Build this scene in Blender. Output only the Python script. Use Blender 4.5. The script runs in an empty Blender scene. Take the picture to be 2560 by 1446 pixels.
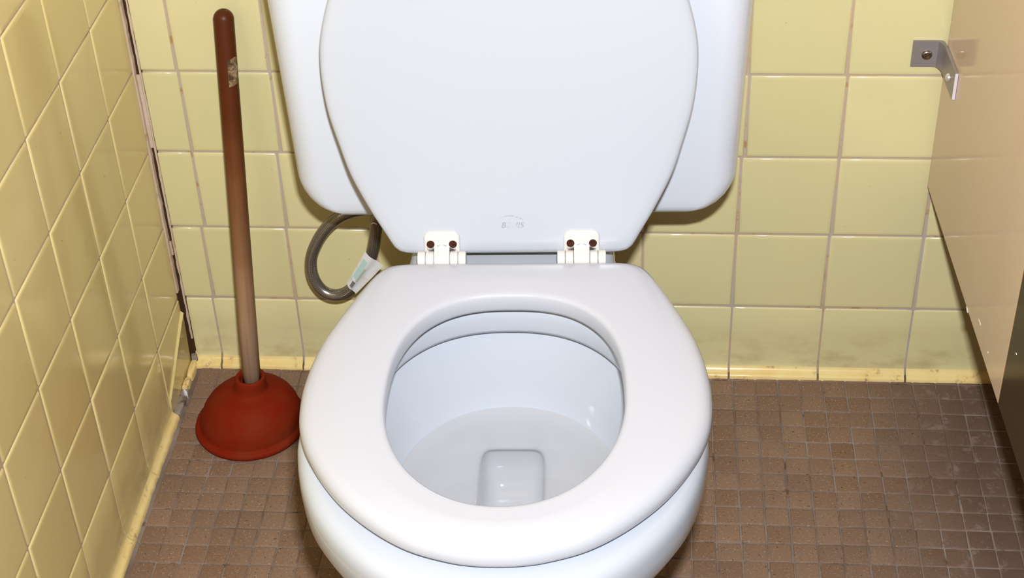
import bpy, bmesh, math, random
from mathutils import Matrix, Vector, noise

random.seed(11)
SC = bpy.context.scene
COL = SC.collection

# ---------------------------------------------------------------- camera, light, exposure
CAM = Vector((0.5866, -1.6215, 1.3569))
RIGHT = Vector((0.99687029, 0.07156495, -0.03358699))
DOWN = Vector((0.01635549, -0.6023679, -0.79805101))
FWD = Vector((-0.07734421, 0.79500401, -0.60165314))


def basis(loc):
    m = Matrix.Identity(4)
    for i in range(3):
        m[i][0], m[i][1], m[i][2], m[i][3] = RIGHT[i], -DOWN[i], -FWD[i], loc[i]
    return m


cd = bpy.data.cameras.new('camera')
cd.sensor_width = 36.0
cd.lens = 36.0 * 4058.3 / 2560.0
cd.clip_start = 0.01
cam = bpy.data.objects.new('camera', cd)
COL.objects.link(cam)
cam.matrix_world = basis(CAM)
SC.camera = cam

W = bpy.data.worlds.new('world')
SC.world = W
W.use_nodes = True
W.node_tree.nodes['Background'].inputs[0].default_value = (1.0, 0.42, 0.05, 1)
W.node_tree.nodes['Background'].inputs[1].default_value = 0.055


def area(name, mat, w, h, power, color):
    l = bpy.data.lights.new(name, 'AREA')
    l.shape = 'RECTANGLE'
    l.size, l.size_y, l.energy, l.color = w, h, power, color
    o = bpy.data.objects.new(name, l)
    COL.objects.link(o)
    o.matrix_world = mat
    return o


# the camera's own pop-up flash, a little above the lens
area('camera_flash', basis(CAM - DOWN * 0.12 + RIGHT * 0.025), 0.045, 0.022, 36.0, (0.95, 0.975, 1.0))
# the room's warm ceiling lamp
area('ceiling_lamp', Matrix.Translation((0.75, -1.05, 2.45)), 1.2, 0.6, 4.0, (1.0, 0.62, 0.26))

SC.view_settings.view_transform = 'Standard'
SC.view_settings.look = 'None'
SC.view_settings.exposure = 0.0
SC.view_settings.gamma = 1.0
SC.view_settings.use_curve_mapping = False


# ---------------------------------------------------------------- materials
class Mat:
    def __init__(self, name):
        self.m = bpy.data.materials.new(name)
        self.m.use_nodes = True
        self.t = self.m.node_tree
        self.b = self.t.nodes['Principled BSDF']
        self._co = None

    def n(self, kind, **kw):
        nd = self.t.nodes.new(kind)
        for k, v in kw.items():
            setattr(nd, k, v)
        return nd

    def link(self, a, b):
        self.t.links.new(a, b)

    def co(self, which='Object'):
        if self._co is None:
            self._co = self.n('ShaderNodeTexCoord')
        return self._co.outputs[which]

    def world_co(self):
        return self.n('ShaderNodeNewGeometry').outputs['Position']

    def noise(self, scale, detail=3, rough=0.5, vec=None, stretch=None):
        nd = self.n('ShaderNodeTexNoise')
        nd.inputs['Scale'].default_value = scale
        nd.inputs['Detail'].default_value = detail
        nd.inputs['Roughness'].default_value = rough
        vec = vec or self.co()
        if stretch:
            mp = self.n('ShaderNodeMapping')
            mp.inputs['Scale'].default_value = stretch
            self.link(vec, mp.inputs['Vector'])
            vec = mp.outputs['Vector']
        self.link(vec, nd.inputs['Vector'])
        return nd.outputs['Fac']

    def ramp(self, fac, stops):
        r = self.n('ShaderNodeValToRGB')
        el = r.color_ramp.elements
        while len(el) < len(stops):
            el.new(0.5)
        for e, (p, c) in zip(el, stops):
            e.position = p
            e.color = (*c, 1) if len(c) == 3 else c
        self.link(fac, r.inputs['Fac'])
        return r.outputs['Color']

    def mix(self, fac, a, b, mode='MIX'):
        x = self.n('ShaderNodeMix', data_type='RGBA', blend_type=mode)
        for v, i in ((fac, 0), (a, 6), (b, 7)):
            if hasattr(v, 'links'):
                self.link(v, x.inputs[i])
            elif isinstance(v, tuple):
                x.inputs[i].default_value = (*v, 1)
            else:
                x.inputs[i].default_value = v
        return x.outputs[2]

    def base(self, c):
        if hasattr(c, 'links'):
            self.link(c, self.b.inputs['Base Color'])
        else:
            self.b.inputs['Base Color'].default_value = (*c, 1)
        return self

    def set(self, rough=0.5, metal=0.0, spec=0.5, **kw):
        self.b.inputs['Roughness'].default_value = rough
        self.b.inputs['Metallic'].default_value = metal
        self.b.inputs['Specular IOR Level'].default_value = spec
        for k, v in kw.items():
            self.b.inputs[k].default_value = v
        return self

    def bump(self, h, strength=0.2, dist=0.001):
        bp = self.n('ShaderNodeBump')
        bp.inputs['Strength'].default_value = strength
        bp.inputs['Distance'].default_value = dist
        self.link(h, bp.inputs['Height'])
        self.link(bp.outputs['Normal'], self.b.inputs['Normal'])
        return self


def tile_material(name, c_lo, c_hi, tint):
    M = Mat(name)
    info = M.n('ShaderNodeObjectInfo')
    c = M.mix(info.outputs['Random'], c_lo, c_hi)
    # drifting glaze tone and a few rusty flecks
    wc = M.world_co()
    c = M.mix(M.ramp(M.noise(5, 3, 0.5, wc), [(0.35, (0, 0, 0)), (0.75, (0.6, 0.6, 0.6))]), c, tint)
    c = M.mix(M.ramp(M.noise(170, 1, 0.3, wc), [(0.80, (0, 0, 0)), (0.84, (0.7, 0.7, 0.7))]), c, (0.40, 0.22, 0.04))
    # grime low on the wall
    sep = M.n('ShaderNodeSeparateXYZ')
    M.link(wc, sep.inputs[0])
    low = M.n('ShaderNodeMapRange')
    low.inputs[1].default_value, low.inputs[2].default_value = 0.085, 0.03
    M.link(sep.outputs[2], low.inputs[0])
    gr = M.n('ShaderNodeMath', operation='MULTIPLY')
    M.link(low.outputs[0], gr.inputs[0])
    M.link(M.ramp(M.noise(14, 5, 0.65, wc, (1, 1, 2.2)), [(0.46, (0, 0, 0)), (0.72, (0.55, 0.55, 0.55))]), gr.inputs[1])
    c = M.mix(gr.outputs[0], c, (0.34, 0.24, 0.10))
    M.base(c).set(rough=0.13, spec=0.5)
    return M.bump(M.noise(28, 2, 0.4, wc), 0.10, 0.002).m


M_TILE = tile_material('yellow_glazed_tile', (0.66, 0.60, 0.31), (0.74, 0.655, 0.36), (0.60, 0.565, 0.31))
M_TILE_L = tile_material('warm_lit_glazed_tile', (0.72, 0.58, 0.25), (0.76, 0.62, 0.285), (0.66, 0.52, 0.21))  # left wall's copy of the tile, warm ambient light put into its colour


def cove_mat():
    M = Mat('cove_glaze')
    wc = M.world_co()
    c = M.mix(M.ramp(M.noise(30, 4, 0.6, wc), [(0.42, (0, 0, 0)), (0.75, (1, 1, 1))]), (0.82, 0.66, 0.29), (0.80, 0.56, 0.21))
    c = M.mix(M.ramp(M.noise(60, 5, 0.7, wc), [(0.60, (0, 0, 0)), (0.70, (0.8, 0.8, 0.8))]), c, (0.33, 0.22, 0.13))
    M.base(c).set(rough=0.2, spec=0.5)
    return M.m


M_COVE = cove_mat()


def grout_mat(name, a, b, c3):
    M = Mat(name)
    wc = M.world_co()
    c = M.mix(M.ramp(M.noise(9, 3, 0.6, wc), [(0.35, (0, 0, 0)), (0.65, (1, 1, 1))]), a, b)
    c = M.mix(M.ramp(M.noise(45, 3, 0.6, wc), [(0.58, (0, 0, 0)), (0.68, (1, 1, 1))]), c, c3)
    M.base(c).set(rough=0.9, spec=0.2)
    return M.m


M_GROUT = grout_mat('wall_grout', (0.50, 0.36, 0.25), (0.44, 0.39, 0.36), (0.40, 0.24, 0.10))
M_GROUT_PINK = grout_mat('corner_grout', (0.55, 0.40, 0.28), (0.62, 0.50, 0.40), (0.42, 0.30, 0.20))
M_CRACK = Mat('dark_gap').base((0.055, 0.029, 0.013)).set(0.95, spec=0.1).m  # dark colour painted in for the shade inside cracks and slots
M_RUBBLE = grout_mat('grey_mortar', (0.22, 0.17, 0.13), (0.30, 0.25, 0.21), (0.12, 0.09, 0.07))
M_FGROUT = grout_mat('floor_grout', (0.27, 0.22, 0.195), (0.15, 0.105, 0.08), (0.11, 0.075, 0.055))


def mosaic():
    M = Mat('brown_mosaic')
    info = M.n('ShaderNodeObjectInfo')
    wc = M.world_co()
    c = M.mix(info.outputs['Random'], (0.200, 0.115, 0.068), (0.265, 0.165, 0.106))
    c = M.mix(M.ramp(M.noise(9, 4, 0.6, wc), [(0.3, (0, 0, 0)), (0.75, (0.6, 0.6, 0.6))]), c, (0.215, 0.15, 0.115))
    c = M.mix(M.ramp(M.noise(420, 2, 0.6, wc), [(0.60, (0, 0, 0)), (0.72, (0.8, 0.8, 0.8))]), c, (0.46, 0.33, 0.21))
    c = M.mix(M.ramp(M.noise(330, 2, 0.6, wc), [(0.63, (0, 0, 0)), (0.72, (0.9, 0.9, 0.9))]), c, (0.055, 0.035, 0.022))
    # dusty smears beside the partition
    sep = M.n('ShaderNodeSeparateXYZ')
    M.link(wc, sep.inputs[0])
    mr = M.n('ShaderNodeMapRange')
    mr.inputs[1].default_value, mr.inputs[2].default_value = 0.84, 0.99
    M.link(sep.outputs[0], mr.inputs[0])
    c = M.mix(mr.outputs[0], c, M.mix(0.85, c, (0.115, 0.075, 0.058)))
    sm = M.n('ShaderNodeMath', operation='MULTIPLY')
    M.link(mr.outputs[0], sm.inputs[0])
    M.link(M.ramp(M.noise(38, 6, 0.75, wc), [(0.54, (0, 0, 0)), (0.72, (0.7, 0.7, 0.7))]), sm.inputs[1])
    c = M.mix(sm.outputs[0], c, (0.34, 0.27, 0.25))
    M.base(c).set(rough=0.6, spec=0.12)
    return M.bump(M.noise(260, 3, 0.6, wc), 0.25, 0.0008).m


M_MOSAIC = mosaic()

M_CERAMIC = Mat('white_vitreous_china').base((0.64, 0.68, 0.765)).set(0.06, spec=0.5).m
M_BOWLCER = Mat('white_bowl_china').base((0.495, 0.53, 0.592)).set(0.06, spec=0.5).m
M_SEAT = Mat('white_seat_enamel').base((0.52, 0.535, 0.59)).set(0.22, spec=0.5).m
M_LID = Mat('white_lid_enamel').base((0.50, 0.53, 0.595)).set(0.22, spec=0.5).m
M_HINGE = Mat('ivory_plastic').base((0.66, 0.655, 0.63)).set(0.3, spec=0.4).m


def screw_mat():
    M = Mat('rusty_screw')
    c = M.ramp(M.noise(900, 3, 0.6), [(0.40, (0.028, 0.008, 0.006)), (0.62, (0.075, 0.022, 0.012)), (0.78, (0.22, 0.09, 0.04))])
    return M.base(c).set(0.75, spec=0.15).m


M_RUST = screw_mat()


def rubber():
    M = Mat('red_rubber')
    c = M.mix(M.ramp(M.noise(26, 4, 0.6), [(0.35, (0, 0, 0)), (0.75, (1, 1, 1))]), (0.185, 0.013, 0.004), (0.175, 0.026, 0.008))
    M.base(c).set(0.6, spec=0.03)
    return M.m


M_RUBBER = rubber()


def handle_mat():
    M = Mat('worn_varnished_wood')
    sep = M.n('ShaderNodeSeparateXYZ')
    M.link(M.co(), sep.inputs[0])
    ad = M.n('ShaderNodeMath', operation='MULTIPLY_ADD')
    M.link(M.noise(14, 3, 0.6, None, (1, 1, 0.35)), ad.inputs[0])
    ad.inputs[1].default_value = 0.22
    M.link(sep.outputs[2], ad.inputs[2])
    z = M.n('ShaderNodeMapRange')
    z.inputs[1].default_value, z.inputs[2].default_value = 0.11, 0.60
    M.link(ad.outputs[0], z.inputs[0])
    c = M.ramp(z.outputs[0], [(0.0, (0.47, 0.315, 0.215)), (0.18, (0.38, 0.235, 0.14)), (0.34, (0.245, 0.125, 0.06)), (0.52, (0.155, 0.055, 0.018)),
                              (0.70, (0.100, 0.021, 0.004)), (1.0, (0.082, 0.015, 0.003))])
    g = M.noise(60, 4, 0.6, None, (1, 1, 0.04))
    c = M.mix(M.ramp(g, [(0.35, (0.45, 0.45, 0.45)), (0.6, (0, 0, 0))]), c, (0.07, 0.025, 0.01))
    k = M.noise(22, 2, 0.5, None, (1, 1, 0.7))
    c = M.mix(M.ramp(k, [(0.66, (0, 0, 0)), (0.74, (0.6, 0.6, 0.6))]), c, (0.05, 0.02, 0.008))
    M.base(c).set(0.4, spec=0.2)
    return M.bump(g, 0.1, 0.0005).m


M_WOOD = handle_mat()


def sticker_mat():
    M = Mat('worn_paper_sticker')
    c = M.ramp(M.noise(120, 5, 0.7), [(0.40, (0.06, 0.035, 0.02)), (0.52, (0.22, 0.14, 0.06)), (0.65, (0.42, 0.33, 0.24))])
    return M.base(c).set(0.8, spec=0.2).m


M_STICK = sticker_mat()


def braid():
    M = Mat('braided_steel')
    uv = M.co('UV')
    mp = M.n('ShaderNodeMapping')
    mp.inputs['Rotation'].default_value = (0, 0, math.radians(45))
    mp.inputs['Scale'].default_value = (13, 13, 1)
    M.link(uv, mp.inputs['Vector'])
    ch = M.n('ShaderNodeTexChecker')
    ch.inputs['Scale'].default_value = 2.0
    M.link(mp.outputs['Vector'], ch.inputs['Vector'])
    c = M.mix(ch.outputs['Fac'], (0.22, 0.195, 0.175), (0.36, 0.335, 0.315))
    M.base(c).set(0.33, metal=0.85, spec=0.5)
    return M.bump(ch.outputs['Fac'], 0.5, 0.0006).m


M_BRAID = braid()
M_STEEL = Mat('brushed_steel').base((0.335, 0.305, 0.31)).set(0.45, metal=0.55).m
M_STEELD = Mat('steel_screw').base((0.34, 0.29, 0.26)).set(0.22, metal=1.0).m
M_BOLT = Mat('bright_bolt').base((0.72, 0.67, 0.62)).set(0.3, metal=0.6).m
M_BRASS = Mat('dull_nut').base((0.5, 0.48, 0.45)).set(0.4, metal=0.6).m


def tag_mat():
    M = Mat('printed_tag')
    uv = M.co('UV')
    sep = M.n('ShaderNodeSeparateXYZ')
    M.link(uv, sep.inputs[0])

    def band(sock, lo, hi):
        a = M.n('ShaderNodeMath', operation='GREATER_THAN')
        M.link(sock, a.inputs[0]); a.inputs[1].default_value = lo
        b = M.n('ShaderNodeMath', operation='LESS_THAN')
        M.link(sock, b.inputs[0]); b.inputs[1].default_value = hi
        c = M.n('ShaderNodeMath', operation='MULTIPLY')
        M.link(a.outputs[0], c.inputs[0]); M.link(b.outputs[0], c.inputs[1])
        return c.outputs[0]

    def both(a, b):
        c = M.n('ShaderNodeMath', operation='MULTIPLY')
        M.link(a, c.inputs[0]); M.link(b, c.inputs[1])
        return c.outputs[0]
    c = M.mix(M.ramp(M.noise(90, 3, 0.6), [(0.5, (0, 0, 0)), (0.7, (0.7, 0.7, 0.7))]), (0.70, 0.71, 0.74), (0.56, 0.52, 0.50))
    c = M.mix(both(band(sep.outputs[0], 0.10, 0.34), band(sep.outputs[1], 0.30, 0.85)), c, M.mix(M.noise(140, 4, 0.7), (0.30, 0.56, 0.54), (0.55, 0.68, 0.67)))
    c = M.mix(both(band(sep.outputs[0], 0.36, 0.52), band(sep.outputs[1], 0.26, 0.66)), c, (0.46, 0.54, 0.45))
    c = M.mix(both(band(sep.outputs[0], 0.22, 0.46), band(sep.outputs[1], 0.05, 0.22)), c, (0.20, 0.17, 0.17))
    return M.base(c).set(0.4, spec=0.4).m


M_TAG = tag_mat()


def laminate(name, a, b, rough, spec):
    M = Mat(name)
    c = M.mix(M.noise(120, 4, 0.7, M.world_co()), a, b)
    return M.base(c).set(rough, spec=spec).m


M_PANEL = laminate('beige_laminate', (0.645, 0.495, 0.345), (0.70, 0.545, 0.385), 0.09, 0.16)
M_PDARK = laminate('dark_brown_gloss', (0.040, 0.025, 0.012), (0.050, 0.033, 0.017), 0.14, 0.06)
M_PEDGE = Mat('orange_brown_strip').base((0.62, 0.33, 0.17)).set(0.4).m
M_CHIP = Mat('chipped_laminate').base((0.80, 0.76, 0.68)).set(0.7).m


def print_mat():
    M = Mat('worn_print')
    sep = M.n('ShaderNodeSeparateXYZ')
    M.link(M.co(), sep.inputs[0])
    # rubbed away most in the middle of the word
    ab = M.n('ShaderNodeMath', operation='ABSOLUTE')
    M.link(sep.outputs[0], ab.inputs[0])
    edge = M.n('ShaderNodeMapRange')
    edge.inputs[1].default_value, edge.inputs[2].default_value = 0.0015, 0.0065
    edge.inputs[3].default_value, edge.inputs[4].default_value = -0.16, 0.12
    M.link(ab.outputs[0], edge.inputs[0])
    ad = M.n('ShaderNodeMath', operation='ADD')
    M.link(M.noise(330, 4, 0.65), ad.inputs[0])
    M.link(edge.outputs[0], ad.inputs[1])
    f = M.ramp(ad.outputs[0], [(0.42, (0, 0, 0)), (0.60, (1, 1, 1))])
    M.base(M.mix(f, (0.495, 0.525, 0.59), (0.33, 0.34, 0.40))).set(0.3)
    return M.m


M_PRINT = print_mat()


def print_arc_mat():
    M = Mat('worn_print_arc')
    f = M.ramp(M.noise(260, 4, 0.6), [(0.38, (0, 0, 0)), (0.52, (1, 1, 1))])
    M.base(M.mix(f, (0.495, 0.525, 0.59), (0.32, 0.33, 0.39))).set(0.3)
    return M.m


M_PRINT_ARC = print_arc_mat()


def water_mat():
    m = bpy.data.materials.new('clear_water')
    m.use_nodes = True
    t = m.node_tree
    t.nodes.remove(t.nodes['Principled BSDF'])
    out = t.nodes['Material Output']
    tr = t.nodes.new('ShaderNodeBsdfTransparent')
    tr.inputs[0].default_value = (1.0, 0.985, 0.965, 1)
    gl = t.nodes.new('ShaderNodeBsdfGlossy')
    gl.inputs['Roughness'].default_value = 0.02
    fr = t.nodes.new('ShaderNodeFresnel')
    fr.inputs[0].default_value = 1.33
    nz = t.nodes.new('ShaderNodeTexNoise')
    nz.inputs['Scale'].default_value = 28
    mp = t.nodes.new('ShaderNodeMapping')
    mp.inputs['Rotation'].default_value = (0, 0, 0.9)
    mp.inputs['Scale'].default_value = (3.2, 0.7, 1)
    tc = t.nodes.new('ShaderNodeTexCoord')
    t.links.new(tc.outputs['Object'], mp.inputs[0])
    t.links.new(mp.outputs[0], nz.inputs[0])
    bp = t.nodes.new('ShaderNodeBump')
    bp.inputs['Strength'].default_value = 0.12
    bp.inputs['Distance'].default_value = 0.002
    t.links.new(nz.outputs[0], bp.inputs['Height'])
    t.links.new(bp.outputs[0], gl.inputs['Normal'])
    t.links.new(bp.outputs[0], fr.inputs['Normal'])
    mx = t.nodes.new('ShaderNodeMixShader')
    t.links.new(fr.outputs[0], mx.inputs[0])
    df = t.nodes.new('ShaderNodeBsdfDiffuse')          # brightness put into the colour: pale diffuse mixed into clear water
    df.inputs[0].default_value = (0.86, 0.85, 0.86, 1)
    cl = t.nodes.new('ShaderNodeMixShader')
    cl.inputs[0].default_value = 0.20
    t.links.new(tr.outputs[0], cl.inputs[1])
    t.links.new(df.outputs[0], cl.inputs[2])
    t.links.new(cl.outputs[0], mx.inputs[1])
    t.links.new(gl.outputs[0], mx.inputs[2])
    t.links.new(mx.outputs[0], out.inputs[0])
    return m


M_WATER = water_mat()


# ---------------------------------------------------------------- mesh helpers
def mesh_obj(name, verts, faces, mat, parent=None, smooth=True, uvs=None, sharp=None):
    me = bpy.data.meshes.new(name)
    me.from_pydata([tuple(v) for v in verts], [], faces)
    bm = bmesh.new()
    bm.from_mesh(me)
    bmesh.ops.recalc_face_normals(bm, faces=bm.faces)
    bm.to_mesh(me)
    bm.free()
    me.materials.append(mat)
    for p in me.polygons:
        p.use_smooth = smooth
    if sharp:
        me.set_sharp_from_angle(angle=math.radians(sharp))
    o = bpy.data.objects.new(name, me)
    COL.objects.link(o)
    if parent:
        o.parent = parent
    return o


def instance(src_mesh, name, loc, rot=(0, 0, 0), scale=(1, 1, 1), parent=None):
    o = bpy.data.objects.new(name, src_mesh)
    COL.objects.link(o)
    o.location, o.rotation_euler, o.scale = loc, rot, scale
    if parent:
        o.parent = parent
    return o


def empty(name, loc=(0, 0, 0), rotz=0.0, parent=None):
    o = bpy.data.objects.new(name, None)
    o.empty_display_size = 0.05
    COL.objects.link(o)
    o.location = loc
    o.rotation_euler = (0, 0, rotz)
    if parent:
        o.parent = parent
    return o


def tag(o, label, cat, group=None):
    o['label'], o['category'] = label, cat
    if group:
        o['group'] = group
    return o


def loft(rings, cap_start=False, cap_end=False, closed=True, loop=False):
    """rings: lists of equal length; returns verts, faces"""
    n = len(rings[0])
    V = [p for r in rings for p in r]
    F = []
    R = len(rings)
    for k in range(R if loop else R - 1):
        a, b = k * n, ((k + 1) % R) * n
        for i in range(n if closed else n - 1):
            j = (i + 1) % n
            F.append((a + i, a + j, b + j, b + i))
    for flag, k in ((cap_start, 0), (cap_end, R - 1)):
        if flag:
            c = Vector((0, 0, 0))
            for p in rings[k]:
                c += Vector(p)
            c /= n
            V.append(c)
            ci = len(V) - 1
            for i in range(n):
                F.append((k * n + i, k * n + (i + 1) % n, ci))
    return V, F


def lathe(profile, n=48):
    """profile: (r, z[, dx]) pairs"""
    rings = []
    for p in profile:
        r, z = p[0], p[1]
        dx = p[2] if len(p) > 2 else 0
        rings.append([(dx + r * math.cos(2 * math.pi * i / n), r * math.sin(2 * math.pi * i / n), z) for i in range(n)])
    return rings


def box(x0, x1, y0, y1, z0, z1, bev=0.0, seg=2):
    bm = bmesh.new()
    bmesh.ops.create_cube(bm, size=1)
    for v in bm.verts:
        v.co = Vector(((x0 + x1) / 2 + v.co.x * (x1 - x0), (y0 + y1) / 2 + v.co.y * (y1 - y0), (z0 + z1) / 2 + v.co.z * (z1 - z0)))
    if bev > 0:
        bmesh.ops.bevel(bm, geom=bm.edges[:], offset=bev, segments=seg, profile=0.5, affect='EDGES')
    bm.verts.index_update()
    V = [v.co.copy() for v in bm.verts]
    F = [tuple(v.index for v in f.verts) for f in bm.faces]
    bm.free()
    return V, F


def box_obj(name, x0, x1, y0, y1, z0, z1, mat, parent=None, bev=0.0, seg=2):
    V, F = box(x0, x1, y0, y1, z0, z1, bev, seg)
    return mesh_obj(name, V, F, mat, parent, smooth=bev > 0, sharp=40 if bev > 0 else None)


def cr(P, n=12):
    """Catmull-Rom through points"""
    P = [Vector(p) for p in P]
    out = []
    for i in range(len(P) - 1):
        p0 = P[i - 1] if i > 0 else P[i] * 2 - P[i + 1]
        p1, p2 = P[i], P[i + 1]
        p3 = P[i + 2] if i + 2 < len(P) else P[i + 1] * 2 - P[i]
        for k in range(n):
            t = k / n
            out.append(0.5 * ((2 * p1) + (p2 - p0) * t + (2 * p0 - 5 * p1 + 4 * p2 - p3) * t * t + (3 * p1 - p0 - 3 * p2 + p3) * t ** 3))
    out.append(P[-1])
    return out


def tube(name, path, r, mat, parent=None, n=16, caps=True):
    pts = [Vector(p) for p in path]
    V, F, UV = [], [], []
    nrm = None
    L = 0
    for i, p in enumerate(pts):
        t = (pts[min(i + 1, len(pts) - 1)] - pts[max(i - 1, 0)]).normalized()
        if nrm is None:
            nrm = t.orthogonal().normalized()
        else:
            nrm = (nrm - t * nrm.dot(t)).normalized()
        b = t.cross(nrm)
        for k in range(n):
            a = 2 * math.pi * k / n
            V.append(p + (nrm * math.cos(a) + b * math.sin(a)) * r)
        if i:
            L += (p - pts[i - 1]).length
        UV.append(L / (2 * math.pi * r))
    uvs = []
    for i in range(len(pts) - 1):
        for k in range(n):
            j = (k + 1) % n
            F.append((i * n + k, i * n + j, (i + 1) * n + j, (i + 1) * n + k))
            uvs += [(k / n, UV[i]), ((k + 1) / n, UV[i]), ((k + 1) / n, UV[i + 1]), (k / n, UV[i + 1])]
    me = bpy.data.meshes.new(name)
    me.from_pydata([tuple(v) for v in V], [], F)
    ul = me.uv_layers.new(name='UVMap')
    for i, u in enumerate(uvs):
        ul.data[i].uv = u
    me.materials.append(mat)
    for p in me.polygons:
        p.use_smooth = True
    o = bpy.data.objects.new(name, me)
    COL.objects.link(o)
    if parent:
        o.parent = parent
    return o


# ---------------------------------------------------------------- room shell
PITCH = 0.11
JX = 0.0461                      # first upright joint of the back wall
ROWZ = [0.438 - PITCH * v for v in range(-7, 4)]   # joint heights, top first


def structure(o):
    o['kind'] = 'structure'
    return o


wall_back = structure(box_obj('wall_back', -0.10, 1.60, 0.0016, 0.10, -0.03, 2.45, M_GROUT))
wall_left = structure(box_obj('wall_left', -0.10, -0.0016, -1.75, -0.006, -0.03, 2.45, M_GROUT))
floor = structure(box_obj('floor', -0.10, 1.60, -1.75, 0.10, -0.05, -0.0009, M_FGROUT))


def tile_mesh(name, mat, w, h, d=0.007, edge=0.0022):
    """pillow edged wall tile: face looks to -Y at y=0, body behind"""
    rings = []
    for ins, y in ((0, d), (0, 0.0022), (edge * 0.25, 0.0010), (edge * 0.6, 0.0003), (edge, 0.0), (edge * 2.4, -0.00012)):
        x, z = w / 2 - ins, h / 2 - ins
        c = max(0.0012 - ins * 0.3, 0.0004)
        rings.append([(-x + c, y, -z), (x - c, y, -z), (x, y, -z + c), (x, y, z - c), (x - c, y, z), (-x + c, y, z), (-x, y, z - c), (-x, y, -z + c)])
    V, F = loft(rings)
    F.append(tuple(len(rings) * 8 - 8 + i for i in range(8)))
    me = bpy.data.meshes.new(name)
    me.from_pydata(V, [], F)
    bm = bmesh.new()
    bm.from_mesh(me)
    bmesh.ops.recalc_face_normals(bm, faces=bm.faces)
    bm.to_mesh(me)
    bm.free()
    for p in me.polygons:
        p.use_smooth = True
    me.materials.append(mat)
    return me


TW = 0.1074
ME_TILE = tile_mesh('tile', M_TILE, TW, TW)
ME_TILE_L = tile_mesh('tile', M_TILE_L, TW, TW)

# measured joints of the back wall (the setting-out wanders a little from course to course)
JOINTS = {-1: {0: .0487, 1: .1578, 7: .8162}, 0: {0: .0500, 1: .1584, 5: .597, 6: .7085, 7: .8182},
          1: {0: .0491, 1: .1528, 5: .594, 6: .7049, 7: .8180, 8: .9279}, 2: {0: .0443, 1: .1509, 5: .5916, 6: .7042, 7: .816, 8: .9281},
          3: {0: .0421, 1: .1510, 5: .592, 6: .7046, 7: .8177, 8: .9277}}


def joint_x(row, i):
    d = JOINTS.get(row, JOINTS[-1])
    if i in d:
        return d[i]
    ks = sorted(d)
    if i < ks[0]:
        return d[ks[0]] + (i - ks[0]) * PITCH
    if i > ks[-1]:
        return d[ks[-1]] + (i - ks[-1]) * PITCH
    lo = max(k for k in ks if k < i)
    hi = min(k for k in ks if k > i)
    return d[lo] + (d[hi] - d[lo]) * (i - lo) / (hi - lo)


COVE_JOINTS = []
for row in range(-5, 4):
    zt, zb = 0.438 - PITCH * row, 0.438 - PITCH * (row + 1)
    for i in range(-1, 14):
        xa = 0.0066 if i == -1 else joint_x(row, i)
        xb = joint_x(row, i + 1)
        ga = 0.0 if i == -1 else 0.0013
        if row == 3:
            COVE_JOINTS.append((xa + ga, xb - 0.0013))
            continue
        w = xb - xa - ga - 0.0013
        o = instance(ME_TILE, 'tile', ((xa + ga + xb - 0.0013) / 2, random.uniform(-0.0002, 0.0003), (zt + zb) / 2),
                     (random.gauss(0, 0.0016), 0, random.gauss(0, 0.0016)), (w / TW, 1, 1.0085), wall_back)

C0 = 0.1114
for row in range(-5, 3):
    zc = 0.4408 - PITCH * (row + 0.5)
    for u in range(-1, 14):
        ya = 0.0075 if u == -1 else C0 + PITCH * u + 0.0013
        yb = C0 + PITCH * (u + 1) - 0.0013
        if u == -1:
            yb = C0 - 0.0013
        instance(ME_TILE_L, 'tile', (random.uniform(-0.0002, 0.0003), -(ya + yb) / 2, zc),
                 (random.gauss(0, 0.0014), 0, math.pi / 2 + random.gauss(0, 0.0014)), ((yb - ya) / TW, 1, 1.005), wall_left)


def cove_tile(name, w, h, out, rad, mat, parent, jag=0.0, seed=0):
    """sanitary cove tile of width w, foot flaring out by `out`; face -Y, foot at z=0"""
    prof = [(0.006, h), (0.0018, h), (0.0006, h - 0.0009), (0.0, h - 0.0026)]
    prof += [(0.0, h * 0.6), (0.0, rad + 0.004)]
    for k in range(1, 8):
        a = k / 7 * math.radians(72)
        prof.append((-out * (1 - math.cos(a)) / (1 - math.cos(math.radians(72))), rad + 0.002 - rad * 0.80 * math.sin(a) / math.sin(math.radians(72))))
    prof += [(-out - 0.0012, 0.0030), (-out - 0.0016, 0.0), (-out - 0.0016, -0.002), (0.006, -0.002)]
    nx = 12
    rings = []
    for y, z in prof:
        r = []
        for i in range(nx + 1):
            x = -w / 2 + w * i / nx
            e = 1 if i in (0, nx) else 0
            yy = y + (0.0012 * e if z > rad else 0)
            if jag and y < -out * 0.5:
                q = noise.noise(Vector((x * 160 + seed, z * 40, 3.1))) * jag
                yy += q
                z2 = z + (noise.noise(Vector((x * 130, seed, 8.7))) * jag * 0.6 if z > 0.001 else 0)
            else:
                z2 = z
            r.append((x, yy, z2))
        rings.append(r)
    V, F = loft(rings, closed=False)
    n = nx + 1
    R = len(rings)
    F.append(tuple(k * n for k in range(R)))
    F.append(tuple(k * n + nx for k in range(R)))
    F += [(i, i + 1, (R - 1) * n + i + 1, (R - 1) * n + i) for i in range(nx)]
    return mesh_obj(name, V, F, mat, parent, smooth=True, sharp=50)


def cove_two_tone(o, foot_z, tile_mat):
    """tile glaze above, a lighter yellow on the foot"""
    o.data.materials.append(tile_mat)
    for p in o.data.polygons:
        c = sum((o.data.vertices[v].co.z for v in p.vertices)) / len(p.vertices)
        if c > foot_z:
            p.material_index = 1


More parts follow.
